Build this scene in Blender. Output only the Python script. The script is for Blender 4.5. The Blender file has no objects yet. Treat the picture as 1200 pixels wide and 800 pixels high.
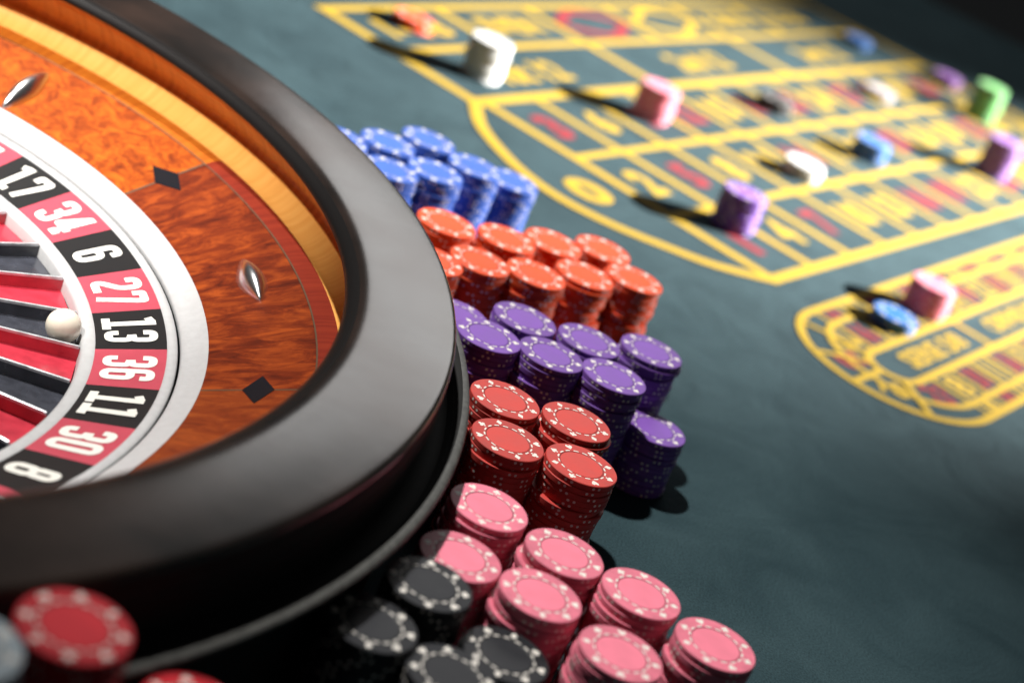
import bpy, bmesh, math, random
from math import sin, cos, pi, atan2, hypot, radians
from mathutils import Vector, Matrix

random.seed(11)
scene = bpy.context.scene
COL = scene.collection
CM = 0.01

# ------------------------------------------------------------------ camera
F_PX, PITCH, ROLL, CAM_H = 2180.06, 0.40815, 0.39823, 0.48213
fw = Vector((0, cos(PITCH), -sin(PITCH)))
up0 = Vector((0, sin(PITCH), cos(PITCH)))
rt0 = Vector((1, 0, 0))
rt = rt0 * cos(ROLL) + up0 * sin(ROLL)
up = rt0 * -sin(ROLL) + up0 * cos(ROLL)
cd = bpy.data.cameras.new('camera')
cam = bpy.data.objects.new('camera', cd)
COL.objects.link(cam)
M = Matrix((( rt.x, up.x, -fw.x, 0), (rt.y, up.y, -fw.y, 0), (rt.z, up.z, -fw.z, CAM_H), (0, 0, 0, 1)))
cam.matrix_world = M
cd.sensor_fit = 'HORIZONTAL'
cd.sensor_width = 36.0
cd.lens = F_PX / 1200.0 * 36.0
cd.clip_start = 0.02
cd.clip_end = 60.0
cd.dof.use_dof = True
cd.dof.focus_distance = 0.955
cd.dof.aperture_fstop = 5.0
cd.dof.aperture_blades = 0
scene.camera = cam

# ------------------------------------------------------------------ world, lamps, exposure
w = bpy.data.worlds.new('World')
scene.world = w
w.use_nodes = True
w.node_tree.nodes['Background'].inputs[0].default_value = (0.95, 1.0, 1.0, 1)
w.node_tree.nodes['Background'].inputs[1].default_value = 0.024

def aim(o, target):
    d = Vector(target) - o.location
    o.rotation_euler = d.to_track_quat('-Z', 'Y').to_euler()

def spot(name, loc, target, power, angle, blend, radius, color):
    l = bpy.data.lights.new(name, 'SPOT')
    l.energy = power; l.spot_size = radians(angle); l.spot_blend = blend
    l.shadow_soft_size = radius; l.color = color
    o = bpy.data.objects.new(name, l); COL.objects.link(o)
    o.location = loc; aim(o, target)
    return o

# lamp hanging over the wheel (throws the chips' shadows to the right)
spot('wheel_lamp', (-1.06, 1.25, 2.42), (-0.10, 0.90, 0.05), 390, 23.5, 0.85, 0.045, (1.0, 0.97, 0.92))
# lamp in front of the wheel, aimed into the far side of the bowl
spot('bowl_lamp', (-0.95, 0.15, 1.5), (-0.42, 1.0, 0.06), 270, 22, 0.9, 0.03, (1.0, 0.96, 0.9))
# low lamp at the far right of the table (lights the betting layout, shadows run to the left)
spot('layout_lamp', (3.05, 2.75, 1.42), (0.22, 1.87, 0.0), 5000, 25.5, 1.0, 0.03, (1.0, 0.98, 0.94))
# soft area light added beyond the table to put a grey sheen on the rim
al = bpy.data.lights.new('rim_sheen_light', 'AREA')
al.shape = 'RECTANGLE'; al.size = 1.3; al.size_y = 0.62; al.energy = 9.5; al.color = (1.0, 0.98, 0.96)
ao = bpy.data.objects.new('rim_sheen_light', al); COL.objects.link(ao)
ao.location = (0.0, 3.6, 1.32); aim(ao, (-0.05, 0.8, 0.11))

vs = scene.view_settings
vs.view_transform = 'Standard'; vs.look = 'None'; vs.exposure = 0.0; vs.gamma = 1.0
scene.cycles.max_bounces = 8
scene.cycles.caustics_reflective = False
scene.cycles.caustics_refractive = False

# ------------------------------------------------------------------ materials
def new_mat(name):
    m = bpy.data.materials.new(name); m.use_nodes = True
    nt = m.node_tree
    return m, nt, nt.nodes['Principled BSDF']

def plain(name, col, rough=0.5, metal=0.0, coat=0.0, bump=0.0, bscale=900, spec=0.5, vary=0.0):
    m, nt, b = new_mat(name)
    b.inputs['Base Color'].default_value = (*col, 1)
    b.inputs['Roughness'].default_value = rough
    b.inputs['Metallic'].default_value = metal
    b.inputs['Coat Weight'].default_value = coat
    b.inputs['Coat Roughness'].default_value = 0.12
    b.inputs['Specular IOR Level'].default_value = spec
    tc = nt.nodes.new('ShaderNodeTexCoord')
    if vary > 0:
        n = nt.nodes.new('ShaderNodeTexNoise'); n.inputs['Scale'].default_value = bscale * 0.35; n.inputs['Detail'].default_value = 5
        nt.links.new(tc.outputs['Object'], n.inputs['Vector'])
        r = nt.nodes.new('ShaderNodeValToRGB')
        r.color_ramp.elements[0].position = 0.3; r.color_ramp.elements[1].position = 0.72
        r.color_ramp.elements[0].color = (*[c * (1 - vary) for c in col], 1)
        r.color_ramp.elements[1].color = (*[min(1, c * (1 + vary * .6)) for c in col], 1)
        nt.links.new(n.outputs['Fac'], r.inputs['Fac'])
        nt.links.new(r.outputs['Color'], b.inputs['Base Color'])
        mp = nt.nodes.new('ShaderNodeMapRange')
        mp.inputs['To Min'].default_value = rough * 0.8; mp.inputs['To Max'].default_value = min(1, rough * 1.25)
        nt.links.new(n.outputs['Fac'], mp.inputs['Value']); nt.links.new(mp.outputs['Result'], b.inputs['Roughness'])
    if bump > 0:
        n2 = nt.nodes.new('ShaderNodeTexNoise'); n2.inputs['Scale'].default_value = bscale; n2.inputs['Detail'].default_value = 4
        nt.links.new(tc.outputs['Object'], n2.inputs['Vector'])
        bp = nt.nodes.new('ShaderNodeBump'); bp.inputs['Strength'].default_value = bump; bp.inputs['Distance'].default_value = 0.0006
        nt.links.new(n2.outputs['Fac'], bp.inputs['Height']); nt.links.new(bp.outputs['Normal'], b.inputs['Normal'])
    return m

def felt_mat():
    m, nt, b = new_mat('felt')
    tc = nt.nodes.new('ShaderNodeTexCoord')
    n = nt.nodes.new('ShaderNodeTexNoise'); n.inputs['Scale'].default_value = 14; n.inputs['Detail'].default_value = 6; n.inputs['Roughness'].default_value = 0.6
    n.inputs['Distortion'].default_value = 0.6
    nt.links.new(tc.outputs['Object'], n.inputs['Vector'])
    r = nt.nodes.new('ShaderNodeValToRGB')
    r.color_ramp.elements[0].position = 0.3; r.color_ramp.elements[0].color = (0.019, 0.040, 0.048, 1)
    r.color_ramp.elements[1].position = 0.72; r.color_ramp.elements[1].color = (0.035, 0.065, 0.075, 1)
    nt.links.new(n.outputs['Fac'], r.inputs['Fac'])
    f = nt.nodes.new('ShaderNodeTexNoise'); f.inputs['Scale'].default_value = 850; f.inputs['Detail'].default_value = 4
    nt.links.new(tc.outputs['Object'], f.inputs['Vector'])
    mx = nt.nodes.new('ShaderNodeMix'); mx.data_type = 'RGBA'; mx.blend_type = 'OVERLAY'
    mx.inputs['Factor'].default_value = 0.5
    fm = nt.nodes.new('ShaderNodeMapRange'); fm.inputs['From Min'].default_value = 0.3; fm.inputs['From Max'].default_value = 0.7
    fm.inputs['To Min'].default_value = 0.62; fm.inputs['To Max'].default_value = 1.38
    nt.links.new(f.outputs['Fac'], fm.inputs['Value'])
    mx.blend_type = 'MULTIPLY'; mx.inputs['Factor'].default_value = 1.0
    nt.links.new(r.outputs['Color'], mx.inputs['A']); nt.links.new(fm.outputs['Result'], mx.inputs['B'])
    nt.links.new(mx.outputs['Result'], b.inputs['Base Color'])
    b.inputs['Roughness'].default_value = 0.95
    b.inputs['Specular IOR Level'].default_value = 0.15
    b.inputs['Sheen Weight'].default_value = 0.0
    b.inputs['Sheen Roughness'].default_value = 0.5
    b.inputs['Sheen Tint'].default_value = (0.55, 0.85, 0.85, 1)
    bp = nt.nodes.new('ShaderNodeBump'); bp.inputs['Strength'].default_value = 0.5; bp.inputs['Distance'].default_value = 0.0008
    nt.links.new(f.outputs['Fac'], bp.inputs['Height'])
    bp2 = nt.nodes.new('ShaderNodeBump'); bp2.inputs['Strength'].default_value = 0.5; bp2.inputs['Distance'].default_value = 0.006
    nt.links.new(n.outputs['Fac'], bp2.inputs['Height']); nt.links.new(bp.outputs['Normal'], bp2.inputs['Normal'])
    nt.links.new(bp2.outputs['Normal'], b.inputs['Normal'])
    return m

def wood_mat(name, dark, mid, light, kind, rough=0.10):
    """kind: burl (blotchy figure) or grain (streaks along one object axis) or radial (UV: u along the ring)"""
    m, nt, b = new_mat(name)
    tc = nt.nodes.new('ShaderNodeTexCoord')
    mp = nt.nodes.new('ShaderNodeMapping')
    nt.links.new(tc.outputs['UV'], mp.inputs['Vector'])
    n = nt.nodes.new('ShaderNodeTexNoise'); n.inputs['Detail'].default_value = 9; n.inputs['Roughness'].default_value = 0.68
    n.inputs['Scale'].default_value = 1.0
    if kind == 'burl':
        mp.inputs['Scale'].default_value = (90, 110, 1); n.inputs['Distortion'].default_value = 0.9
    elif kind == 'grain':
        mp.inputs['Scale'].default_value = (120, 42, 1); n.inputs['Distortion'].default_value = 0.7
    else:
        mp.inputs['Scale'].default_value = (230, 10, 1); n.inputs['Distortion'].default_value = 0.3
    nt.links.new(mp.outputs['Vector'], n.inputs['Vector'])
    r = nt.nodes.new('ShaderNodeValToRGB')
    e = r.color_ramp.elements
    e[0].position = 0.30; e[0].color = (*dark, 1)
    e[1].position = 0.66; e[1].color = (*light, 1)
    k = e.new(0.48); k.color = (*mid, 1)
    nt.links.new(n.outputs['Fac'], r.inputs['Fac'])
    nt.links.new(r.outputs['Color'], b.inputs['Base Color'])
    b.inputs['Roughness'].default_value = 0.5
    b.inputs['Coat Weight'].default_value = 0.3; b.inputs['Specular IOR Level'].default_value = 0.08
    b.inputs['Coat Roughness'].default_value = rough
    s = nt.nodes.new('ShaderNodeTexNoise'); s.inputs['Scale'].default_value = 1500
    nt.links.new(tc.outputs['Object'], s.inputs['Vector'])
    bp = nt.nodes.new('ShaderNodeBump'); bp.inputs['Strength'].default_value = 0.12; bp.inputs['Distance'].default_value = 0.0004
    nt.links.new(s.outputs['Fac'], bp.inputs['Height']); nt.links.new(bp.outputs['Normal'], b.inputs['Normal'])
    return m

def lacquer_mat():
    m, nt, b = new_mat('black_lacquer')
    tc = nt.nodes.new('ShaderNodeTexCoord')
    n = nt.nodes.new('ShaderNodeTexNoise'); n.inputs['Scale'].default_value = 16; n.inputs['Detail'].default_value = 3
    nt.links.new(tc.outputs['Object'], n.inputs['Vector'])
    r = nt.nodes.new('ShaderNodeValToRGB')
    r.color_ramp.elements[0].position = 0.35; r.color_ramp.elements[0].color = (0.010, 0.0085, 0.008, 1)
    r.color_ramp.elements[1].position = 0.75; r.color_ramp.elements[1].color = (0.030, 0.018, 0.014, 1)
    nt.links.new(n.outputs['Fac'], r.inputs['Fac']); nt.links.new(r.outputs['Color'], b.inputs['Base Color'])
    mp = nt.nodes.new('ShaderNodeMapRange'); mp.inputs['To Min'].default_value = 0.16; mp.inputs['To Max'].default_value = 0.28
    nt.links.new(n.outputs['Fac'], mp.inputs['Value']); nt.links.new(mp.outputs['Result'], b.inputs['Roughness'])
    s = nt.nodes.new('ShaderNodeTexNoise'); s.inputs['Scale'].default_value = 1100
    nt.links.new(tc.outputs['Object'], s.inputs['Vector'])
    bp = nt.nodes.new('ShaderNodeBump'); bp.inputs['Strength'].default_value = 0.05; bp.inputs['Distance'].default_value = 0.0003
    nt.links.new(s.outputs['Fac'], bp.inputs['Height'])
    bw = nt.nodes.new('ShaderNodeBump'); bw.inputs['Strength'].default_value = 0.05; bw.inputs['Distance'].default_value = 0.004
    nt.links.new(n.outputs['Fac'], bw.inputs['Height']); nt.links.new(bp.outputs['Normal'], bw.inputs['Normal'])
    nt.links.new(bw.outputs['Normal'], b.inputs['Normal'])
    return m

MT = {}
MT['felt'] = felt_mat()
MT['print_yellow'] = plain('print_yellow', (0.42, 0.272, 0.022), 0.85, bump=0.3, bscale=700, spec=0.2)
MT['print_red'] = plain('print_red', (0.24, 0.022, 0.03), 0.85, bump=0.3, bscale=700, spec=0.2)
MT['carpet'] = plain('carpet', (0.30, 0.30, 0.31), 0.95, bump=0.5, bscale=200, spec=0.1)
MT['lacquer'] = lacquer_mat()
MT['gloss_black'] = plain('gloss_black', (0.010, 0.009, 0.009), 0.36, spec=0.07)
MT['base_black'] = plain('base_black', (0.03, 0.03, 0.03), 0.8, spec=0.12, bump=0.1, bscale=500)
MT['ledge'] = plain('ledge', (0.085, 0.085, 0.08), 0.5, vary=0.5, bscale=900, bump=0.3)
MT['burl'] = wood_mat('burl', (0.10, 0.012, 0.002), (0.29, 0.050, 0.004), (0.44, 0.112, 0.008), 'burl')
MT['mahogany'] = wood_mat('mahogany', (0.050, 0.0055, 0.002), (0.150, 0.020, 0.004), (0.31, 0.055, 0.008), 'grain')
MT['mahogany2'] = wood_mat('mahogany2', (0.10, 0.013, 0.003), (0.19, 0.031, 0.006), (0.30, 0.062, 0.010), 'grain')
MT['ring_orange'] = wood_mat('ring_orange', (0.26, 0.055, 0.006), (0.38, 0.098, 0.010), (0.46, 0.14, 0.014), 'ring')
MT['ring_red'] = wood_mat('ring_red', (0.13, 0.013, 0.008), (0.18, 0.020, 0.010), (0.24, 0.03, 0.013), 'ring')
MT['maple'] = wood_mat('maple', (0.66, 0.30, 0.065), (0.74, 0.36, 0.085), (0.78, 0.41, 0.11), 'ring', 0.08)
MT['maple_dark'] = wood_mat('maple_dark', (0.40, 0.13, 0.03), (0.55, 0.20, 0.045), (0.64, 0.26, 0.06), 'ring', 0.1)
MT['inlay_dark'] = plain('inlay_dark', (0.008, 0.008, 0.011), 0.5, spec=0.06)
MT['inlay_line'] = plain('inlay_line', (0.065, 0.030, 0.008), 0.5)
MT['cast_white'] = plain('cast_white', (0.46, 0.465, 0.475), 0.5, vary=0.06, bscale=700, bump=0.15)
MT['cell_red'] = plain('cell_red', (0.46, 0.06, 0.09), 0.5, spec=0.2, vary=0.06, bscale=500)
MT['cell_black'] = plain('cell_black', (0.009, 0.009, 0.010), 0.5, spec=0.2)
MT['numeral'] = plain('numeral', (0.74, 0.73, 0.68), 0.5)
MT['pocket_red'] = plain('pocket_red', (0.52, 0.035, 0.06), 0.3, vary=0.2, bscale=400, coat=0.3)
MT['pocket_black'] = plain('pocket_black', (0.045, 0.048, 0.062), 0.25, vary=0.3, bscale=400, coat=0.4)
MT['chrome'] = plain('chrome', (0.80, 0.81, 0.83), 0.26, metal=1.0)
MT['fret'] = plain('fret', (0.70, 0.72, 0.76), 0.3, metal=0.45, vary=0.3, bscale=500)
MT['ivory'] = plain('ivory', (0.88, 0.83, 0.70), 0.3, coat=0.4)
CHIP = {
    'blue': (0.036, 0.10, 0.42), 'orange': (0.76, 0.078, 0.018), 'purple': (0.20, 0.085, 0.40), 'red': (0.56, 0.06, 0.05),
    'pink': (0.76, 0.19, 0.27), 'black': (0.018, 0.019, 0.023), 'white': (0.74, 0.74, 0.72), 'green': (0.16, 0.46, 0.15),
    'crimson': (0.55, 0.016, 0.028), 'grey': (0.34, 0.40, 0.45), 'lilac': (0.22, 0.085, 0.34), 'silver': (0.40, 0.36, 0.36), 'azure': (0.018, 0.13, 0.42)}
for k, c in CHIP.items():
    MT['chip_' + k] = plain('chip_' + k, c, 0.48, vary=0.16, bscale=520, bump=0.12, spec=0.25)
    MT['inlay_' + k] = plain('inlay_' + k, tuple(min(0.85, x * 1.08 + 0.004) for x in c), 0.5, vary=0.08, bscale=300, bump=0.15, spec=0.25)
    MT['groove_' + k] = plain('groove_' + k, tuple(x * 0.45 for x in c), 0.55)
def per_object(m, lo=0.82, hi=1.06):
    nt = m.node_tree; b = nt.nodes['Principled BSDF']
    src = b.inputs['Base Color'].links[0].from_socket
    oi = nt.nodes.new('ShaderNodeObjectInfo'); mr = nt.nodes.new('ShaderNodeMapRange')
    mr.inputs['To Min'].default_value = lo; mr.inputs['To Max'].default_value = hi
    nt.links.new(oi.outputs['Random'], mr.inputs['Value'])
    hs = nt.nodes.new('ShaderNodeHueSaturation')
    nt.links.new(mr.outputs['Result'], hs.inputs['Value']); nt.links.new(src, hs.inputs['Color'])
    nt.links.new(hs.outputs['Color'], b.inputs['Base Color'])
for k in CHIP: per_object(MT['chip_' + k])
MT['chip_print'] = plain('chip_print', (0.78, 0.74, 0.68), 0.5)
MT['chip_print_dark'] = plain('chip_print_dark', (0.16, 0.15, 0.15), 0.5)
MT['chip_print_soft'] = plain('chip_print_soft', (0.60, 0.34, 0.26), 0.5)

# ------------------------------------------------------------------ helpers
def empty(name, loc, label, cat, group=None):
    o = bpy.data.objects.new(name, None); COL.objects.link(o)
    o.empty_display_size = 0.02
    o.location = loc; o['label'] = label; o['category'] = cat
    if group: o['group'] = group
    return o

def mesh_obj(name, verts, faces, mats, parent=None, fmat=None, smooth=False, uvs=None, origin=None):
    """verts in metres, world space; the object's origin is put at `origin` (or at its parent's)"""
    me = bpy.data.meshes.new(name)
    off = Vector(origin) if origin is not None else (Vector(parent.matrix_basis.translation) if parent is not None and parent.parent is None else Vector((0, 0, 0)))
    me.from_pydata([tuple(Vector(v) - off) for v in verts], [], faces)
    if not isinstance(mats, (list, tuple)): mats = [mats]
    for m in mats: me.materials.append(m)
    if fmat: me.polygons.foreach_set('material_index', fmat)
    if smooth: me.polygons.foreach_set('use_smooth', [True] * len(me.polygons))
    if uvs:
        ul = me.uv_layers.new(name='UVMap')
        for lp in me.loops: ul.data[lp.index].uv = uvs[lp.vertex_index]
    me.update()
    o = bpy.data.objects.new(name, me); COL.objects.link(o)
    if parent is not None:
        o.parent = parent
        if origin is not None and parent.parent is None:
            o.location = off - Vector(parent.matrix_basis.translation)
    elif origin is not None:
        o.location = off
    return o

def tag(o, label, cat, group=None):
    o['label'] = label; o['category'] = cat
    if group: o['group'] = group
    return o

# ------------------------------------------------------------------ betting table: grid coordinates (u along the table, v across)
GX, GY, GA, GU, GV = -0.103899, 1.579533, 1.1048, 0.080702, 0.103834
_ca, _sa = cos(GA), sin(GA)
def g(u, v, z=0.0):
    return (GX + u * GU * _ca + v * GV * _sa, GY + u * GU * _sa - v * GV * _ca, z)

def slab(name, u0, u1, v0, v1, z0, z1, mat):
    vv = [g(u, v, z) for z in (z0, z1) for u, v in ((u0, v0), (u1, v0), (u1, v1), (u0, v1))]
    # v axis runs to the right of u, so order faces for outward normals
    ff = [(0, 1, 2, 3), (7, 6, 5, 4), (4, 5, 1, 0), (5, 6, 2, 1), (6, 7, 3, 2), (7, 4, 0, 3)]
    return mesh_obj(name, vv, ff, mat)

felt = slab('table_felt', -24, 19, -9, 13, -0.03, 0.0, MT['felt'])
felt['kind'] = 'structure'
felt['label'] = 'dark teal green felt of the gaming table'
floor_v = [(-6, -4, -0.78), (8, -4, -0.78), (8, 12, -0.78), (-6, 12, -0.78)]
floor = mesh_obj('floor', floor_v, [(0, 1, 2, 3)], MT['carpet'])
floor['kind'] = 'structure'
floor['label'] = 'dark unlit floor beyond the table edge'

ZL = 0.0004
class Lines:
    def __init__(s): s.v = []; s.f = []
    def quad(s, pts, z):
        n = len(s.v); s.v += [g(a, b, z) for a, b in pts]; s.f.append((n, n + 1, n + 2, n + 3)[::-1])
    def vline(s, v, u0, u1, wd, z=ZL):        # line along u, thickness wd (m) across v
        h = wd / GV / 2; s.quad([(u0, v - h), (u1, v - h), (u1, v + h), (u0, v + h)], z)
    def uline(s, u, v0, v1, wd, z=ZL + 0.00015):
        h = wd / GU / 2; s.quad([(u - h, v0), (u + h, v0), (u + h, v1), (u - h, v1)], z)
    def path(s, pts, wd, z=ZL + 0.0003, closed=False):
        P = [Vector((a * GU, b * GV)) for a, b in pts]
        n0 = len(s.v); N = len(P)
        for i, q in enumerate(P):
            a = P[i - 1] if (i > 0 or closed) else q
            b = P[(i + 1) % N] if (i < N - 1 or closed) else q
            t = (b - a).normalized(); nn = Vector((-t.y, t.x)) * wd / 2
            for e in (q + nn, q - nn): s.v.append(g(e.x / GU, e.y / GV, z))
        for i in range(N if closed else N - 1):
            j = (i + 1) % N
            s.f.append((n0 + 2 * i, n0 + 2 * i + 1, n0 + 2 * j + 1, n0 + 2 * j))

def spline(pts, n=8):
    out = []
    P = [pts[0]] + list(pts) + [pts[-1]]
    for i in range(1, len(P) - 2):
        p0, p1, p2, p3 = P[i - 1], P[i], P[i + 1], P[i + 2]
        for k in range(n):
            t = k / n
            out.append(tuple(0.5 * (2 * p1[a] + (p2[a] - p0[a]) * t + (2 * p0[a] - 5 * p1[a] + 4 * p2[a] - p3[a]) * t * t + (3 * p1[a] - p0[a] - 3 * p2[a] + p3[a]) * t ** 3) for a in (0, 1)))
    out.append(tuple(pts[-1]))
    return out

L = Lines()
UL = -0.14
L.vline(-1.83, UL - 0.1, 13.0, 0.012)
L.vline(-0.98, UL, 13.0, 0.0115)
L.vline(-0.02, UL - 0.1, 13.0, 0.0145)
L.vline(1.0, 0.0, 13.0, 0.0098)
L.vline(2.0, 0.0, 13.0, 0.0098)
L.vline(3.02, -0.05, 13.0, 0.012)
for u in (2, 4, 6, 8, 10): L.uline(u, -1.83, -0.98, 0.014)
for u in (4, 8): L.uline(u, -0.98, -0.02, 0.014)
L.uline(UL, -1.85, 0.0, 0.014)
for u in range(0, 14): L.uline(u, -0.02, 3.02, 0.0102 if u else 0.012)
L.uline(12.95, -1.85, 0.0, 0.014)
L.path(spline([(-0.14, -0.02), (-0.30, 0.08), (-0.68, 0.36), (-0.98, 0.73), (-1.19, 1.12), (-1.25, 1.54), (-1.10, 1.98), (-0.84, 2.35), (-0.54, 2.70), (0.0, 3.05)]), 0.0125)

# racetrack: three nested stadium outlines
def stadium(uc, vc, r, u_end=9.0, n=20):
    pts = [(u_end, vc - r / GV)]
    for i in range(n + 1):
        a = -pi / 2 - pi * i / n
        pts.append((uc + r * cos(a) / GU, vc + r * sin(a) / GV))
    pts.append((u_end, vc + r / GV))
    return pts
L.path(stadium(-0.24, 4.25, 0.081), 0.0075)
L.path(stadium(-0.10, 4.26, 0.0622), 0.0065)
L.path(stadium(-0.32, 4.265, 0.0222), 0.0075)
CW = 0.48
def rt_cell_edges_top(k): return 0.05 - CW / 2 + k * CW
for k in range(0, 19):
    L.uline(rt_cell_edges_top(k), 3.66, 4.05, 0.0050, ZL + 0.0002)
    L.uline(rt_cell_edges_top(k), 3.48, 3.66, 0.0040, ZL + 0.0002)
for k in range(0, 19):
    L.uline(-0.06 + k * CW, 4.48, 4.86, 0.0050, ZL + 0.0002)
    L.uline(-0.06 + k * CW, 4.86, 5.03, 0.0040, ZL + 0.0002)
L.path([(-0.60, 4.25), (-1.22, 4.245)], 0.0065, ZL + 0.0005)
L.path([(-0.53, 4.43), (-0.95, 4.81)], 0.0065, ZL + 0.0005)
L.path([(-0.57, 4.13), (-1.10, 3.84)], 0.0050, ZL + 0.0005)
L.path([(-0.40, 4.05), (-0.55, 3.66), (-0.62, 3.50)], 0.0045, ZL + 0.0005)
L.uline(1.82, 4.05, 4.48, 0.0070)
L.uline(4.45, 4.05, 4.48, 0.0070)
mesh_obj('layout_lines', L.v, L.f, MT['print_yellow'], felt)

_txt_cache = {}
def text_mesh(s, bold):
    key = (s, bold)
    if key in _txt_cache: return _txt_cache[key]
    c = bpy.data.curves.new('t', 'FONT'); c.body = s; c.size = 1.0; c.align_x = 'CENTER'; c.align_y = 'CENTER'
    c.offset = bold; c.resolution_u = 3
    o = bpy.data.objects.new('t', c); COL.objects.link(o)
    bpy.context.view_layer.update()
    me = bpy.data.meshes.new_from_object(o.evaluated_get(bpy.context.evaluated_depsgraph_get()))
    vs_ = [v.co.copy() for v in me.vertices]; fs = [tuple(p.vertices) for p in me.polygons]
    bpy.data.objects.remove(o); bpy.data.curves.remove(c); bpy.data.meshes.remove(me)
    xs = [v.x for v in vs_]; ys = [v.y for v in vs_]
    cx, cy = (min(xs) + max(xs)) / 2, (min(ys) + max(ys)) / 2
    W, H = max(xs) - min(xs), max(ys) - min(ys)
    r = ([((v.x - cx) / W, (v.y - cy) / H) for v in vs_], fs)
    _txt_cache[key] = r
    return r

def print_text(name, s, u, v, width, height, mat, bold=0.02, z=ZL, rot=0.0):
    """text reads along +u with its top towards -v; width, height in metres"""
    pts, fs = text_mesh(s, bold)
    vv = []
    for x, y in pts:
        a, b = x * width, -y * height
        a, b = a * cos(rot) - b * sin(rot), a * sin(rot) + b * cos(rot)
        vv.append(g(u + a / GU, v + b / GV, z))
    me_mat = mat
    return mesh_obj(name, vv, fs, me_mat, felt)

REDS = {1, 3, 5, 7, 9, 12, 14, 16, 18, 19, 21, 23, 25, 27, 30, 32, 34, 36}
for n in range(1, 37):
    row = (n - 1) // 3; colm = 2 - (n - 1) % 3     # far row carries 3, 6, 9 ...
    s = str(n)
    v = 2.5 - ((n - 1) % 3)
    print_text('layout_number', s, row + 0.5, v, 0.027 if n < 10 and n != 1 else (0.012 if n == 1 else 0.042), 0.045, MT['print_red' if n in REDS else 'print_yellow'], 0.055)
print_text('layout_number', '0', -0.64, 1.48, 0.042, 0.046, MT['print_yellow'], 0.05)
for k, s in enumerate(('1st 12', '2nd 12', '3rd 12')):
    print_text('layout_lettering', s, 2 + 4 * k - (0.25 if k == 0 else 0), -0.47, 0.115, 0.042, MT['print_yellow'], 0.04)
for s, u in (('1-18', 0.95), ('EVEN', 3.0), ('ODD', 9.0), ('19-36', 11.0)):
    print_text('layout_lettering', s, u, -1.41, 0.10, 0.040, MT['print_yellow'], 0.04)
for i in range(3):
    print_text('layout_lettering', '2-1', 12.5, 0.5 + i, 0.05, 0.055, MT['print_yellow'], 0.04)
for u, m in ((5.0, 'print_red'), (7.0, 'print_yellow')):
    D = Lines(); a, b = 0.76, 0.29
    ring = []
    for q in range(40):
        t = 2 * pi * q / 40; e = 2 / 1.35
        ring.append((u + a * math.copysign(abs(cos(t)) ** e, cos(t)), -1.405 + b * math.copysign(abs(sin(t)) ** e, sin(t))))
    D.path(ring, 0.0125, ZL, closed=True)
    mesh_obj('layout_diamond', D.v, D.f, MT[m], felt)
TOP = [16, 33, 1, 20, 14, 31, 9, 22, 18, 29, 7, 28, 12, 35, 3, 26, 0, 32]
BOT = [8, 30, 11, 36, 13, 27, 6, 34, 17, 25, 2, 21, 4, 19, 15]
for k, n in enumerate(TOP):
    m = MT['print_red' if n in REDS else 'print_yellow']
    print_text('racetrack_number', str(n), 0.05 + k * CW, 3.855, 0.021, 0.028, m, 0.03)
    print_text('racetrack_mark', str(n), 0.05 + k * CW, 3.565, 0.019, 0.012, m, 0.05)
for k, n in enumerate(BOT):
    m = MT['print_red' if n in REDS else 'print_yellow']
    print_text('racetrack_number', str(n), 0.18 + k * CW, 4.67, 0.021, 0.028, m, 0.03)
    print_text('racetrack_mark', str(n), 0.18 + k * CW, 4.945, 0.019, 0.012, m, 0.05)
print_text('racetrack_number', '23', -0.36, 4.66, 0.026, 0.028, MT['print_red'], 0.03, rot=0.35)
print_text('racetrack_number', '10', -0.84, 4.44, 0.026, 0.024, MT['print_yellow'], 0.03, rot=0.9)
print_text('racetrack_number', '5', -0.80, 4.05, 0.024, 0.030, MT['print_red'], 0.05, rot=1.6)
print_text('racetrack_number', '24', -0.42, 3.90, 0.028, 0.026, MT['print_yellow'], 0.03, rot=2.4)
print_text('racetrack_lettering', 'SERIE 5/8', 0.72, 4.265, 0.120, 0.022, MT['print_yellow'], 0.03)
print_text('racetrack_lettering', 'ORPHELINS', 3.15, 4.265, 0.135, 0.022, MT['print_yellow'], 0.03)
print_text('racetrack_lettering', 'SERIE 0/2/3', 6.4, 4.265, 0.15, 0.022, MT['print_yellow'], 0.03)

# ------------------------------------------------------------------ roulette wheel
WC = Vector((-0.403926, 0.759027, 0.0))
wheel = empty('roulette', WC, 'large roulette wheel with black lacquered rim and inlaid wood bowl', 'roulette wheel')

def lathe(name, prof, mat, a0=0.0, a1=2 * pi, seg=192, parent=None, smooth=True, cap=False):
    """prof: list of (R, z) in cm, from inside/bottom; UV = (angle*R0, running length) in metres"""
    full = abs(a1 - a0 - 2 * pi) < 1e-6
    verts, faces, uvs = [], [], []
    run = [0.0]
    for (r0, z0), (r1, z1) in zip(prof, prof[1:]): run.append(run[-1] + hypot(r1 - r0, z1 - z0) * CM)
    n = len(prof); cols = seg if full else seg + 1
    rm = sum(r for r, _ in prof) / n * CM
    for i in range(cols):
        a = a0 + (a1 - a0) * i / seg
        for k, (r, z) in enumerate(prof):
            verts.append((WC.x + r * CM * cos(a), WC.y + r * CM * sin(a), z * CM)); uvs.append((a * rm, run[k]))
    for i in range(seg):
        j = (i + 1) % cols
        for k in range(n - 1):
            faces.append((i * n + k, j * n + k, j * n + k + 1, i * n + k + 1))
    if cap and not full:
        faces.append(tuple(range(n))); faces.append(tuple((cols - 1) * n + k for k in reversed(range(n))))
    return mesh_obj(name, verts, faces, mat, parent or wheel, smooth=smooth, uvs=uvs)

def arc_prof(pts, n=5):
    return spline(pts, n)

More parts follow.
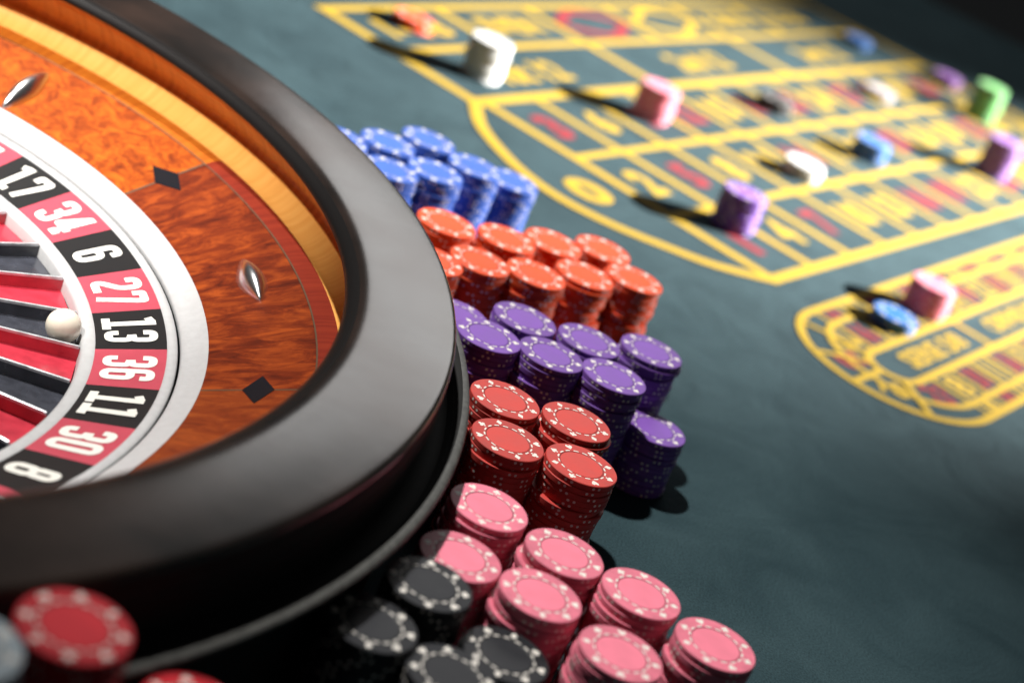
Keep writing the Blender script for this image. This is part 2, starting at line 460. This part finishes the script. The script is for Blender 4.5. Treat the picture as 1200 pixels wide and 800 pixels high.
# lacquered rim: inner lip, flat crowned top, rounded outer edge, outer side
rim_prof = [(33.42, 11.44), (33.55, 11.49), (33.72, 11.53), (33.9, 11.558)]
rim_prof += [(34.1 + 4.05 * i / 10, 11.575 + 0.045 * sin(pi * i / 10) + 0.02 * i / 10) for i in range(11)]
rim_prof += [(38.15 + 0.33 * sin(t * pi / 12), 11.33 + 0.265 * cos(t * pi / 12)) for t in range(1, 7)] + [(38.49, 11.25)]
lathe('rim_top', rim_prof, MT['lacquer'])
lathe('rim_lip', arc_prof([(33.18, 10.68), (32.88, 10.84), (32.83, 11.00), (32.92, 11.17), (33.14, 11.33), (33.43, 11.445)], 6), MT['gloss_black'])
lathe('rim_side', arc_prof([(38.49, 11.26), (38.5, 10.6), (38.48, 10.25), (38.58, 10.05), (38.4, 9.8), (38.35, 9.2), (38.5, 8.66)], 4) + [(38.5, 8.4)], MT['base_black'])
lathe('base_ledge', [(39.84, 8.60), (40.10, 8.58), (40.22, 8.50), (40.26, 8.40), (40.2, 8.30), (39.9, 8.2), (39.6, 7.9)], MT['ledge'], seg=256)
lathe('base_step', [(38.4, 8.5), (38.5, 7.7), (39.5, 7.6), (39.85, 8.595)], MT['base_black'])
lathe('bowl_base', [(39.65, 7.95), (39.0, 7.2), (38.6, 4.0), (38.4, 0.02)], MT['base_black'])
# bowl interior
lathe('upper_wall', arc_prof([(34.78, 9.02), (34.55, 9.45), (33.95, 10.15), (33.12, 10.72)], 5), MT['maple_dark'])
lathe('track_groove', arc_prof([(35.02, 8.12), (35.22, 8.5), (35.16, 8.85), (34.80, 9.03)], 5), MT['maple_dark'])
lathe('ball_track', arc_prof([(33.86, 7.17), (34.25, 7.30), (34.66, 7.62), (34.95, 8.0), (35.03, 8.14)], 5), MT['maple'])
# apron: eight veneer panels, outer veneer ring in eight segments, inlays
JA = 0.9295                                    # joint between the burl panel and the mahogany panel
STEP = pi / 4
def apz(r): return 4.88 + (r - 27.62) * (6.90 - 4.88) / (32.68 - 27.62)
pm = {0: ('burl', 'ring_orange'), 1: ('mahogany', 'ring_red'), 2: ('mahogany2', 'ring_red')}
for k in range(8):
    a1 = JA + STEP * (1 - k); a0 = a1 - STEP
    mm = pm.get(k, ('burl', 'ring_orange') if k % 2 == 0 else ('mahogany', 'ring_red'))
    prof = [(27.62 + (32.66 - 27.62) * i / 6, apz(27.62 + (32.66 - 27.62) * i / 6)) for i in range(7)]
    lathe('veneer_panel', prof, MT[mm[0]], a0 + 0.0009, a1 - 0.0009, 24)
    lathe('veneer_border', [(32.74, 6.925), (33.3, 7.08), (33.86, 7.175)], MT[mm[1]], a0, a1, 24)
    # joint strip and diamond
    a = a1
    ca_, sa_ = cos(a), sin(a)
    def P(r, t, dz): 
        return (WC.x + (r * ca_ - t * sa_) * CM, WC.y + (r * sa_ + t * ca_) * CM, (apz(hypot(r, t)) + dz) * CM)
    hw = 0.07
    mesh_obj('joint_strip', [P(27.64, -hw, .012), P(32.7, -hw, .012), P(32.7, hw, .012), P(27.64, hw, .012)], [(0, 1, 2, 3)], MT['inlay_line'], wheel)
    dm = [P(30.25 - 0.74, 0, .03), P(30.25, -1.5, .03), P(30.25 + 0.74, 0, .03), P(30.25, 1.5, .03)]
    dl = [P(30.25 - 0.74, 0, -.1), P(30.25, -1.5, -.1), P(30.25 + 0.74, 0, -.1), P(30.25, 1.5, -.1)]
    mesh_obj('diamond_inlay', dm + dl, [(0, 1, 2, 3), (4, 5, 1, 0), (5, 6, 2, 1), (6, 7, 3, 2), (7, 4, 0, 3)], MT['inlay_dark'], wheel)
lathe('border_line', [(32.66, 6.91), (32.745, 6.94)], MT['inlay_line'])

# metal deflectors in the middle of each panel, lying along and across the bowl in turn
def deflector(a, radial):
    L2, W2, H = (2.2, 0.84, 0.9)
    secs = [(-1.0, 0.10, 0.12), (-0.86, 0.34, 0.40), (-0.6, 0.66, 0.72), (-0.3, 0.93, 0.96), (0.0, 1.0, 1.0), (0.3, 0.9, 0.93), (0.6, 0.62, 0.72), (0.86, 0.34, 0.42), (1.0, 0.14, 0.16)]
    ring = [(-1, 0), (-0.86, 0.42), (-0.5, 0.82), (-0.16, 1.0), (0.16, 1.0), (0.5, 0.82), (0.86, 0.42), (1, 0)]
    r0 = 29.7 if radial else 30.4; al_ = math.atan2(6.90 - 4.88, 32.68 - 27.62)
    er = Vector((cos(a) * cos(al_), sin(a) * cos(al_), sin(al_)))
    et = Vector((-sin(a), cos(a), 0))
    en = er.cross(et)
    if en.z < 0: en = -en
    o0 = Vector((WC.x + r0 * CM * cos(a), WC.y + r0 * CM * sin(a), apz(r0) * CM))
    ea, eb = (er, et) if radial else (et, er)
    verts, faces = [], []
    for s, wv, hv in secs:
        for x, y in ring:
            verts.append(o0 + ea * (s * L2 * CM) + eb * (x * wv * W2 * CM) + en * ((y * hv * H - 0.03) * CM))
    n = len(ring)
    for i in range(len(secs) - 1):
        for k in range(n - 1): faces.append((i * n + k, i * n + k + 1, (i + 1) * n + k + 1, (i + 1) * n + k))
    faces.append(tuple(range(n))); faces.append(tuple((len(secs) - 1) * n + k for k in reversed(range(n))))
    o = mesh_obj('deflector', [tuple(v) for v in verts], faces, MT['chrome'], wheel, smooth=True)
    me = o.data
    bm = bmesh.new(); bm.from_mesh(me); bmesh.ops.recalc_face_normals(bm, faces=bm.faces); bm.to_mesh(me); bm.free()
    md = o.modifiers.new('s', 'SUBSURF'); md.levels = md.render_levels = 1
for k in range(8): deflector(JA + STEP / 2 - STEP * k, k % 2 == 0)

# static white ring, gap, rotor
lathe('bowl_ring', arc_prof([(26.42, 3.85), (26.42, 4.10), (26.6, 4.28), (27.1, 4.55), (27.62, 4.90)], 4), MT['cast_white'])
lathe('rotor_edge', [(25.74, 3.89), (25.80, 3.98), (26.2, 4.03), (26.30, 3.92), (26.3, 3.2)], MT['cast_white'])
lathe('rotor_gap', [(26.28, 3.4), (26.45, 3.4)], MT['cell_black'])
lathe('pocket_ring', [(21.55, 2.06), (21.58, 2.62), (21.64, 2.80), (21.78, 2.88), (22.15, 2.96), (22.28, 2.92)], MT['cast_white'])

# numbered cells
ORDER = [0, 32, 15, 19, 4, 21, 2, 25, 17, 34, 6, 27, 13, 36, 11, 30, 8, 23, 10, 5, 24, 16, 33, 1, 20, 14, 31, 9, 22, 18, 29, 7, 28, 12, 35, 3, 26]
DA = 2 * pi / 37
A17 = 1.18273                                  # boundary 25 | 17; numbers run clockwise from there
R_I, Z_I, R_O, Z_O = 22.28, 2.918, 25.74, 3.893
def cone(r): return Z_I + (Z_O - Z_I) * (r - R_I) / (R_O - R_I)

# block numerals as rounded strokes in a 1 x 2.3 box
def rounded(pts, r, closed=False):
    out = []; N = len(pts)
    for i, p in enumerate(pts):
        if not closed and i in (0, N - 1): out.append(Vector(p)); continue
        a, b, c = Vector(pts[i - 1]), Vector(p), Vector(pts[(i + 1) % N])
        d1, d2 = (a - b), (c - b); rr = min(r, d1.length * 0.5, d2.length * 0.5)
        p1 = b + d1.normalized() * rr; p2 = b + d2.normalized() * rr
        for k in range(7):
            t = k / 6; out.append(p1 * (1 - t) ** 2 + b * 2 * t * (1 - t) + p2 * t * t)
    return out
SW = 0.37; I0 = SW / 2; X1 = 1 - SW / 2; H_ = 2.3; Y1 = H_ - SW / 2; YM = H_ / 2
DIG = {
    '0': [([(I0, I0), (X1, I0), (X1, Y1), (I0, Y1)], True)],
    '1': [([(0.52, I0 * 0.6), (0.52, H_)], False), ([(0.0, I0 * 0.75), (1.0, I0 * 0.75)], False), ([(0.48, Y1 + .02), (0.10, Y1 - 0.14)], False)],
    '2': [([(I0, 1.62), (I0, Y1), (X1, Y1), (X1, 1.25), (I0, 0.50), (I0, I0), (1.0, I0)], False)],
    '3': [([(I0, 1.68), (I0, Y1), (X1, Y1), (X1, YM + 0.08), (0.36, YM + 0.04)], False), ([(0.40, YM + 0.02), (X1, YM - 0.06), (X1, I0), (I0, I0), (I0, 0.62)], False)],
    '4': [([(0.70, 0.0), (0.70, H_)], False), ([(0.66, Y1 + 0.05), (I0 * 0.8, 0.66), (1.06, 0.66)], False), ([(0.46, I0 * .6), (1.0, I0 * .6)], False)],
    '5': [([(X1, Y1), (I0, Y1), (I0, 1.35), (X1, 1.35), (X1, I0), (I0, I0), (I0, 0.62)], False)],
    '6': [([(I0, I0), (X1, I0), (X1, 1.28), (I0, 1.28)], True), ([(I0, 0.8), (I0, Y1), (X1, Y1), (X1, 1.70)], False)],
    '7': [([(I0, 1.66), (I0, Y1), (X1, Y1), (X1, 1.80), (0.42, 0.0)], False)],
    '8': [([(I0, I0), (X1, I0), (X1, YM), (I0, YM)], True), ([(I0 + .04, YM), (X1 - .04, YM), (X1 - .04, Y1), (I0 + .04, Y1)], True)],
    '9': [([(X1, Y1), (I0, Y1), (I0, H_ - 1.28), (X1, H_ - 1.28)], True), ([(X1, H_ - 0.8), (X1, I0), (I0, I0), (I0, 0.6)], False)],
}
def stroke(pts, closed, wd):
    N = len(pts); vv, ff = [], []
    for i, q in enumerate(pts):
        a = pts[i - 1] if (i > 0 or closed) else q
        b = pts[(i + 1) % N] if (i < N - 1 or closed) else q
        t = (b - a)
        t = t.normalized() if t.length > 1e-9 else Vector((1, 0))
        nn = Vector((-t.y, t.x)) * wd / 2
        vv += [q + nn, q - nn]
    for i in range(N if closed else N - 1):
        j = (i + 1) % N; ff.append((2 * i, 2 * i + 1, 2 * j + 1, 2 * j))
    return vv, ff

def numeral(n, amid, parent):
    s = str(n); DW, DH = 1.2, 2.72; gap = 0.2
    sc = DH / H_; tot = len(s) * DW + (len(s) - 1) * gap
    verts, faces = [], []
    lay = 0
    for ci, ch in enumerate(s):
        x0 = -tot / 2 + ci * (DW + gap)
        for pts, closed in DIG[ch]:
            rp = rounded(pts, {'7': 0.07, '4': 0.06, '1': 0.05}.get(ch, 0.30), closed)
            vv, ff = stroke(rp, closed, SW)
            n0 = len(verts); lay += 1
            for q in vv:
                s_ = x0 + q.x * DW; t_ = -DH / 2 + q.y * sc
                r = (R_I + R_O) / 2 + t_ * (R_O - R_I) / hypot(R_O - R_I, Z_O - Z_I)
                a = amid - s_ / ((R_I + R_O) / 2)
                verts.append((WC.x + r * CM * cos(a), WC.y + r * CM * sin(a), (cone(r) + 0.018 + 0.004 * lay) * CM))
            faces += [tuple(n0 + i for i in f) for f in ff]
    o = mesh_obj('numeral', verts, faces, MT['numeral'], parent, origin=WC)
    return o

for i in range(37):
    n = ORDER[(8 + i) % 37]
    a1 = A17 - i * DA; a0 = a1 - DA
    cm_ = MT['cell_red'] if n in REDS else (MT['cell_black'] if n else plain('cell_green', (0.02, 0.25, 0.06), 0.4))
    cell = lathe('number_cell', [(R_I, Z_I), ((R_I + R_O) / 2, cone((R_I + R_O) / 2)), (R_O, Z_O)], cm_, a0, a1, 6, smooth=False)
    numeral(n, (a0 + a1) / 2, cell)
    # pocket: floor and side walls in the pocket's colour
    pmz = MT['pocket_red'] if n in REDS else (MT['pocket_black'] if n else plain('pocket_green', (0.02, 0.2, 0.05), 0.3))
    R0, R1, ZF, ZT = 14.6, 21.56, 2.08, 2.76
    hwb = 0.13
    def pp(r, a, side, hw_, z): 
        aa = a + side * hw_ / r
        return (WC.x + r * CM * cos(aa), WC.y + r * CM * sin(aa), z * CM)
    vv = [pp(R0, a1, -1, .06, ZT), pp(R1, a1, -1, .06, ZT), pp(R1, a1, -1, hwb, ZF), pp(R0, a1, -1, hwb, ZF),
          pp(R0, a0, 1, hwb, ZF), pp(R1, a0, 1, hwb, ZF), pp(R1, a0, 1, .06, ZT), pp(R0, a0, 1, .06, ZT)]
    mesh_obj('pocket', vv, [(0, 1, 2, 3), (3, 2, 5, 4), (4, 5, 6, 7)], pmz, wheel)
    h = 0.075
    fv = [pp(r, a1, sd, h, z) for z in (ZT - 0.05, ZT + 0.12) for r, sd in ((R0, -1), (R1 - .05, -1), (R1 - .05, 1), (R0, 1))]
    fo = mesh_obj('fret', fv, [(0, 1, 5, 4), (1, 2, 6, 5), (2, 3, 7, 6), (3, 0, 4, 7), (4, 5, 6, 7)], MT['fret'], wheel)
    bv = fo.modifiers.new('b', 'BEVEL'); bv.width = 0.0004; bv.segments = 2
lathe('rotor_cone', [(14.75, 1.5), (14.7, 3.0), (13.5, 3.6), (8.0, 5.2), (3.0, 6.4), (2.6, 7.4), (0.05, 7.6)], MT['burl'])
lathe('rotor_base', [(14.0, 1.3), (26.3, 1.3), (26.3, 3.25)], MT['cell_black'])

# ball
def ball():
    me = bpy.data.meshes.new('roulette_ball')
    bm = bmesh.new(); bmesh.ops.create_uvsphere(bm, u_segments=40, v_segments=24, radius=0.0091); bm.to_mesh(me); bm.free()
    me.polygons.foreach_set('use_smooth', [True] * len(me.polygons))
    me.materials.append(MT['ivory'])
    o = bpy.data.objects.new('roulette_ball', me); COL.objects.link(o)
    a = 0.404; r = 20.62
    o.location = (WC.x + r * CM * cos(a), WC.y + r * CM * sin(a), (2.08 + 0.912) * CM)
    tag(o, 'ivory white roulette ball resting in the black pocket of number 13', 'ball')
ball()

# ------------------------------------------------------------------ chips
CR, CT = 0.0195, 0.0033
SEG = 56
def suit_poly(kind, s):
    if kind == 'diamond': return [(0, s), (-0.72 * s, 0), (0, -s), (0.72 * s, 0)]
    if kind == 'heart':
        return [(0, -s), (-0.55 * s, -0.35 * s), (-0.95 * s, 0.2 * s), (-0.85 * s, 0.7 * s), (-0.45 * s, 0.9 * s), (0, 0.5 * s), (0.45 * s, 0.9 * s), (0.85 * s, 0.7 * s), (0.95 * s, 0.2 * s), (0.55 * s, -0.35 * s)]
    if kind == 'spade':
        return [(0, s), (-0.5 * s, 0.45 * s), (-0.95 * s, 0.0), (-0.85 * s, -0.42 * s), (-0.4 * s, -0.5 * s), (-0.12 * s, -0.35 * s), (-0.3 * s, -s), (0.3 * s, -s), (0.12 * s, -0.35 * s), (0.4 * s, -0.5 * s), (0.85 * s, -0.42 * s), (0.95 * s, 0.0), (0.5 * s, 0.45 * s)]
    out = []                                      # club: three lobes and a stem
    for cx, cy, a0, a1 in ((0.5, -0.1, -2.2, 1.0), (0, 0.55, -0.5, pi + 0.5), (-0.5, -0.1, pi - 1.0, pi + 2.2)):
        for k in range(6):
            a = a0 + (a1 - a0) * k / 5
            out.append(((cx + 0.45 * cos(a)) * s, (cy + 0.45 * sin(a)) * s))
    out += [(-0.08 * s, -0.35 * s), (-0.3 * s, -s), (0.3 * s, -s), (0.08 * s, -0.35 * s)]
    return out

def chip_body(with_top=True):
    """verts, faces, slots: 0 body, 1 white edge spots, 2 groove"""
    v, f, s = [], [], []
    b = 0.00035
    prof = [(CR - 0.0016, 0.00012), (CR - b, 0.0), (CR, b), (CR, CT - b), (CR - b, CT)]
    rings = prof + ([(0.0123, CT), (0.0119, CT - 0.00022), (0.0115, CT - 0.00022)] if with_top else [])
    for r, z in rings:
        for i in range(SEG):
            a = 2 * pi * i / SEG; v.append((r * cos(a), r * sin(a), z))
    for k in range(len(rings) - 1):
        for i in range(SEG):
            j = (i + 1) % SEG
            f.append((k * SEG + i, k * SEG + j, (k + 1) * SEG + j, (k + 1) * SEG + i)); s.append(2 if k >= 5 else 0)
    f.append(tuple(reversed(range(SEG)))); s.append(0)
    if not with_top:
        f.append(tuple(4 * SEG + i for i in range(SEG))); s.append(0)
    # edge spots: pairs of small round dots
    for q in range(8):
        for d in (-0.085, 0.085):
            a = 2 * pi * q / 8 + d; n0 = len(v)
            for k in range(8):
                t = 2 * pi * k / 8
                aa = a + 0.00085 * cos(t) / CR; zz = CT / 2 + 0.00078 * sin(t)
                v.append(((CR + 0.00006) * cos(aa), (CR + 0.00006) * sin(aa), zz))
            f.append(tuple(n0 + k for k in range(8))); s.append(1)
    return v, f, s

def chip_print():
    v, f = [], []
    z = CT + 0.00004
    kinds = ['heart', 'spade', 'diamond', 'club']
    for q in range(8):
        a = 2 * pi * q / 8; r = 0.0160
        P_ = suit_poly(kinds[q % 4], 0.00215 if q % 4 != 2 else 0.0023)
        n0 = len(v)
        for x, y in P_:
            # upright towards the rim
            px, py = r + y, -x
            v.append((px * cos(a) - py * sin(a), px * sin(a) + py * cos(a), z))
        f.append(tuple(n0 + k for k in range(len(P_))))
        for d in (-0.20, 0.20):
            n0 = len(v); m = 4
            for k in range(m):
                aa = a + d + (k / (m - 1) - 0.5) * 0.22
                for rr in (0.0124, 0.01325): v.append((rr * cos(aa), rr * sin(aa), z))
            for k in range(m - 1): f.append((n0 + 2 * k, n0 + 2 * k + 1, n0 + 2 * k + 3, n0 + 2 * k + 2))
    return v, f

def chip_inlay():
    v, f = [], []
    for r, z in ((0.0117, CT - 0.0003), (0.0114, CT - 0.00004), (0.0113, CT)):
        for i in range(SEG):
            a = 2 * pi * i / SEG; v.append((r * cos(a), r * sin(a), z))
    for k in range(2):
        for i in range(SEG):
            j = (i + 1) % SEG; f.append((k * SEG + i, k * SEG + j, (k + 1) * SEG + j, (k + 1) * SEG + i))
    f.append(tuple(2 * SEG + i for i in range(SEG)))
    return v, f

BODY = chip_body(True); PRT = chip_print(); INL = chip_inlay()
def mk(name, v, f, mats, s=None, smooth_side=True):
    me = bpy.data.meshes.new(name); me.from_pydata(v, [], f)
    for m in mats: me.materials.append(m)
    if s: me.polygons.foreach_set('material_index', s)
    me.update(); return me
CM_ = {}
for k in CHIP:
    mk_ = MT['chip_print_dark'] if k in ('white', 'silver') else MT['chip_print']
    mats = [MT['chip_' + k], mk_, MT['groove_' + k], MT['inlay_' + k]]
    v, f, s = BODY
    n1 = len(v); v2 = v + PRT[0]; f2 = f + [tuple(n1 + i for i in q) for q in PRT[1]]; s2 = s + [1] * len(PRT[1])
    n2 = len(v2); v3 = v2 + INL[0]; f3 = f2 + [tuple(n2 + i for i in q) for q in INL[1]]; s3 = s2 + [3] * len(INL[1])
    CM_[k] = (mk('chip_body_' + k, v, f, mats, s), mk('chip_print_' + k, PRT[0], PRT[1], [mk_]), mk('chip_inlay_' + k, INL[0], INL[1], [MT['inlay_' + k]]), mk('chip_' + k, v3, f3, mats, s3))
LOW = chip_body(False)
low_v, low_f, low_s = [], [], []
low_mats = []
low_slot = {}
def low_chip(color, x, y, z, rot):
    for key in ('chip_' + color,):
        if key not in low_slot:
            low_slot[key] = len(low_mats); low_mats.append(MT[key])
    if 'p' not in low_slot: low_slot['p'] = len(low_mats); low_mats.append(MT['chip_print'])
    n0 = len(low_v); c, s_ = cos(rot), sin(rot)
    low_v.extend((x + a * c - b * s_, y + a * s_ + b * c, z + d) for a, b, d in LOW[0])
    low_f.extend(tuple(n0 + i for i in q) for q in LOW[1])
    low_s.extend(low_slot['p'] if q == 1 else low_slot['chip_' + color] for q in LOW[2])

ORD = 'second third fourth fifth sixth seventh eighth ninth tenth eleventh twelfth thirteenth fourteenth'.split()
WORD = {'azure': 'blue', 'silver': 'off white', 'lilac': 'purple', 'crimson': 'bright red'}
def stack(color, x, y, n, k, where, jit=0.0004, slips=(), toprot=None):
    """x, y in cm; n chips, the top k built as single chips; slips: {index from top: (dx, dy) cm}"""
    sl = dict(slips); wd = WORD.get(color, color)
    for i in range(n):
        t = n - 1 - i                            # index from the top
        dx, dy = sl.get(t, (0, 0))
        px = x * CM + random.gauss(0, jit) * (t > 0) + dx * CM
        py = y * CM + random.gauss(0, jit) * (t > 0) + dy * CM
        rot = random.uniform(0, 2 * pi) if toprot is None or t else toprot
        z = i * (CT + 0.00002) + 0.0006
        if t >= k:
            low_chip(color, px, py, z, rot); continue
        o = bpy.data.objects.new('casino_chip', CM_[color][0] if t == 0 else CM_[color][3]); COL.objects.link(o)
        o.location = (px, py, z); o.rotation_euler = (0, 0, rot)
        if t == 0:
            lab = f'{wd} chip topping the {where}'
            for nm, me in (('suit_print', CM_[color][1]), ('center_inlay', CM_[color][2])):
                c = bpy.data.objects.new(nm, me); COL.objects.link(c); c.parent = o
        else:
            lab = f'{ORD[t - 1]} {wd} chip from the top of the {where}'
        tag(o, lab, 'casino chip', f'chips of the {where}')

# --- stacks packed beside the wheel
stack('blue', -9.11, 117.46, 20, 6, 'blue stack just behind the orange chips', 0.0005)
stack('blue', -7.0, 121.5, 20, 6, 'second blue stack from the right end', 0.0005)
stack('blue', -10.77, 122.96, 20, 3, 'rearmost blue stack, highest in the picture', 0.0005)
stack('blue', -12.95, 119.19, 20, 3, 'blue stack left of the rearmost blue stack', 0.0005)
stack('blue', -11.65, 114.45, 20, 5, 'front blue stack half behind the rim', 0.0005)
stack('blue', -15.7, 116.2, 20, 2, 'blue stack almost hidden by the wheel rim', 0.0005)
stack('blue', -4.37, 124.7, 17, 8, 'rightmost blue stack beside the wheel', 0.0005)

stack('orange', 3.2, 116.07, 20, 4, 'rear right orange stack nearest the layout', 0.0006)
stack('orange', 5.74, 113.21, 20, 9, 'rightmost orange stack at the front corner', 0.0006, {2: (-.05, -.08)})
stack('orange', 2.62, 110.41, 20, 8, 'second front orange stack from the right', 0.0006, {1: (.12, -.10), 5: (-.12, -.10)})
stack('orange', -0.23, 107.2, 20, 6, 'third front orange stack from the right', 0.0006, {3: (-.10, -.12)})
stack('orange', -2.85, 110.95, 20, 2, 'second rear orange stack from the rim', 0.0006)
stack('orange', -3.68, 105.55, 20, 6, 'fourth front orange stack from the right', 0.0006, {4: (-.12, -.12)})
stack('orange', 0.0, 113.6, 20, 4, 'third rear orange stack from the rim', 0.0006)
stack('orange', -6.65, 109.35, 20, 4, 'rear orange stack touching the wheel rim', 0.0006)
stack('orange', -6.25, 102.7, 20, 2, 'front orange stack mostly behind the rim', 0.0006)

stack('purple', 7.89, 102.88, 20, 8, 'rear right purple stack beside open felt', 0.0004, {1: (.10, -.05)})
stack('purple', 6.12, 97.13, 20, 9, 'purple stack right of the red chips', 0.0004, {2: (-.06, -.06), 3: (-.10, -.05), 4: (-.08, -.1)})
stack('purple', 9.66, 99.35, 11, 10, 'short purple stack right of the others', 0.0005)
stack('purple', 4.16, 100.6, 20, 2, 'third rear purple stack from the rim', 0.0004)
stack('purple', 0.2, 99.85, 20, 3, 'second rear purple stack from the rim', 0.0004)
stack('purple', 2.35, 96.52, 20, 6, 'purple stack directly behind the red chips', 0.0004, {2: (-.08, -.14), 4: (-.16, -.20)})
stack('purple', -1.34, 95.6, 20, 5, 'front purple stack touching the wheel rim', 0.0004, {3: (.12, -.02)})
stack('purple', -3.55, 98.9, 17, 1, 'rear purple stack cut by the rim', 0.0004)

stack('red', 5.69, 84.95, 20, 12, 'front right red stack by the pinks', 0.0005, {1: (-.05, -.12), 5: (-.10, -.16)})
stack('red', 4.81, 89.5, 20, 4, 'rear right red stack', 0.0004, {1: (.14, -.10), 2: (-.12, -.12)})
stack('red', 1.74, 84.35, 20, 4, 'front left red stack near the wheel ledge', 0.0005, {2: (-.05, -.12)})
stack('red', 0.86, 88.66, 20, 2, 'rear left red stack touching the wheel ledge', 0.0004)

stack('pink', 2.03, 77.0, 20, 5, 'rearmost pink stack by the wheel ledge', 0.0004, {1: (-.05, -.12)})
stack('pink', 1.6, 72.35, 19, 2, 'pink stack behind the black chips', 0.0004)
stack('pink', 6.04, 75.72, 20, 4, 'pink stack in front of the red chips', 0.0004, {2: (-.14, -.10)})
stack('pink', 5.5, 71.4, 20, 5, 'middle pink stack right of the black chips', 0.0004, {3: (-.14, -.05)})
stack('pink', 9.96, 75.04, 20, 8, 'pink stack second from the right', 0.0004, {2: (-.10, -.10), 3: (-.12, -.05)})
stack('pink', 13.75, 73.35, 20, 8, 'rightmost pink stack near the wheel', 0.0004, {1: (.10, -.04), 3: (-.12, -.06)})
stack('pink', 9.55, 69.44, 20, 4, 'front pink stack at the bottom edge', 0.0004, {2: (-.10, .06)})

stack('black', 0.76, 68.05, 21, 6, 'rear black stack beside the pink chips', 0.0004)
stack('black', -0.78, 64.1, 20, 5, 'leftmost black stack near the wheel', 0.0004)
stack('black', 4.9, 67.35, 17, 3, 'right black stack before the pink chips', 0.0004)
stack('black', 2.95, 63.4, 19, 2, 'frontmost black stack cut by the picture edge', 0.0004)

stack('crimson', -9.43, 49.5, 35, 4, 'tall blurred stack at bottom left', 0.0003)
stack('crimson', -5.2, 52.2, 25, 2, 'stack just peeking in at the bottom', 0.0003)
stack('grey', -11.9, 46.0, 36, 3, 'blurred grey stack at the bottom left corner', 0.0003)

# --- stacks laid out as bets
stack('white', -12.14, 164.9, 11, 11, 'tall white stack on the first dozen', 0.0009)
stack('orange', -20.4, 171.5, 3, 3, 'low orange stack on the 1-18 box', 0.0012)
stack('purple', 13.45, 152.5, 10, 10, 'purple stack on number 1', 0.0009)
stack('pink', 3.8, 174.3, 10, 10, 'pink stack on number 6', 0.0009)
stack('white', 19.6, 176.5, 4, 4, 'low white stack amid the numbers', 0.0009)
stack('azure', 26.9, 192.9, 6, 6, 'blue stack amid the numbers', 0.0009)
stack('black', 16.1, 196.6, 4, 4, 'low black stack near the dozens line', 0.0008)
stack('silver', 29.0, 222.3, 3, 3, 'whitish stack far along the dozens', 0.0008)
stack('lilac', 39.2, 245.1, 4, 4, 'low stack at the layout\'s far end', 0.0006)
stack('azure', 26.7, 246.5, 3, 3, 'low blue stack on the third dozen', 0.0006)
stack('green', 43.1, 234.0, 13, 13, 'green stack at the layout\'s far end', 0.0009)
stack('lilac', 42.4, 207.7, 13, 13, 'tall stack at the right edge', 0.0009)
stack('azure', 28.0, 144.9, 3, 3, 'low blue stack on the racetrack', 0.0006)
stack('pink', 31.1, 151.6, 8, 8, 'pink stack on the racetrack', 0.0009)

lo = mesh_obj('buried_chips', low_v, low_f, low_mats, None, fmat=low_s)
lo['kind'] = 'stuff'
lo['label'] = 'lower chips buried in the packed stacks beside the wheel'
lo['category'] = 'casino chips'
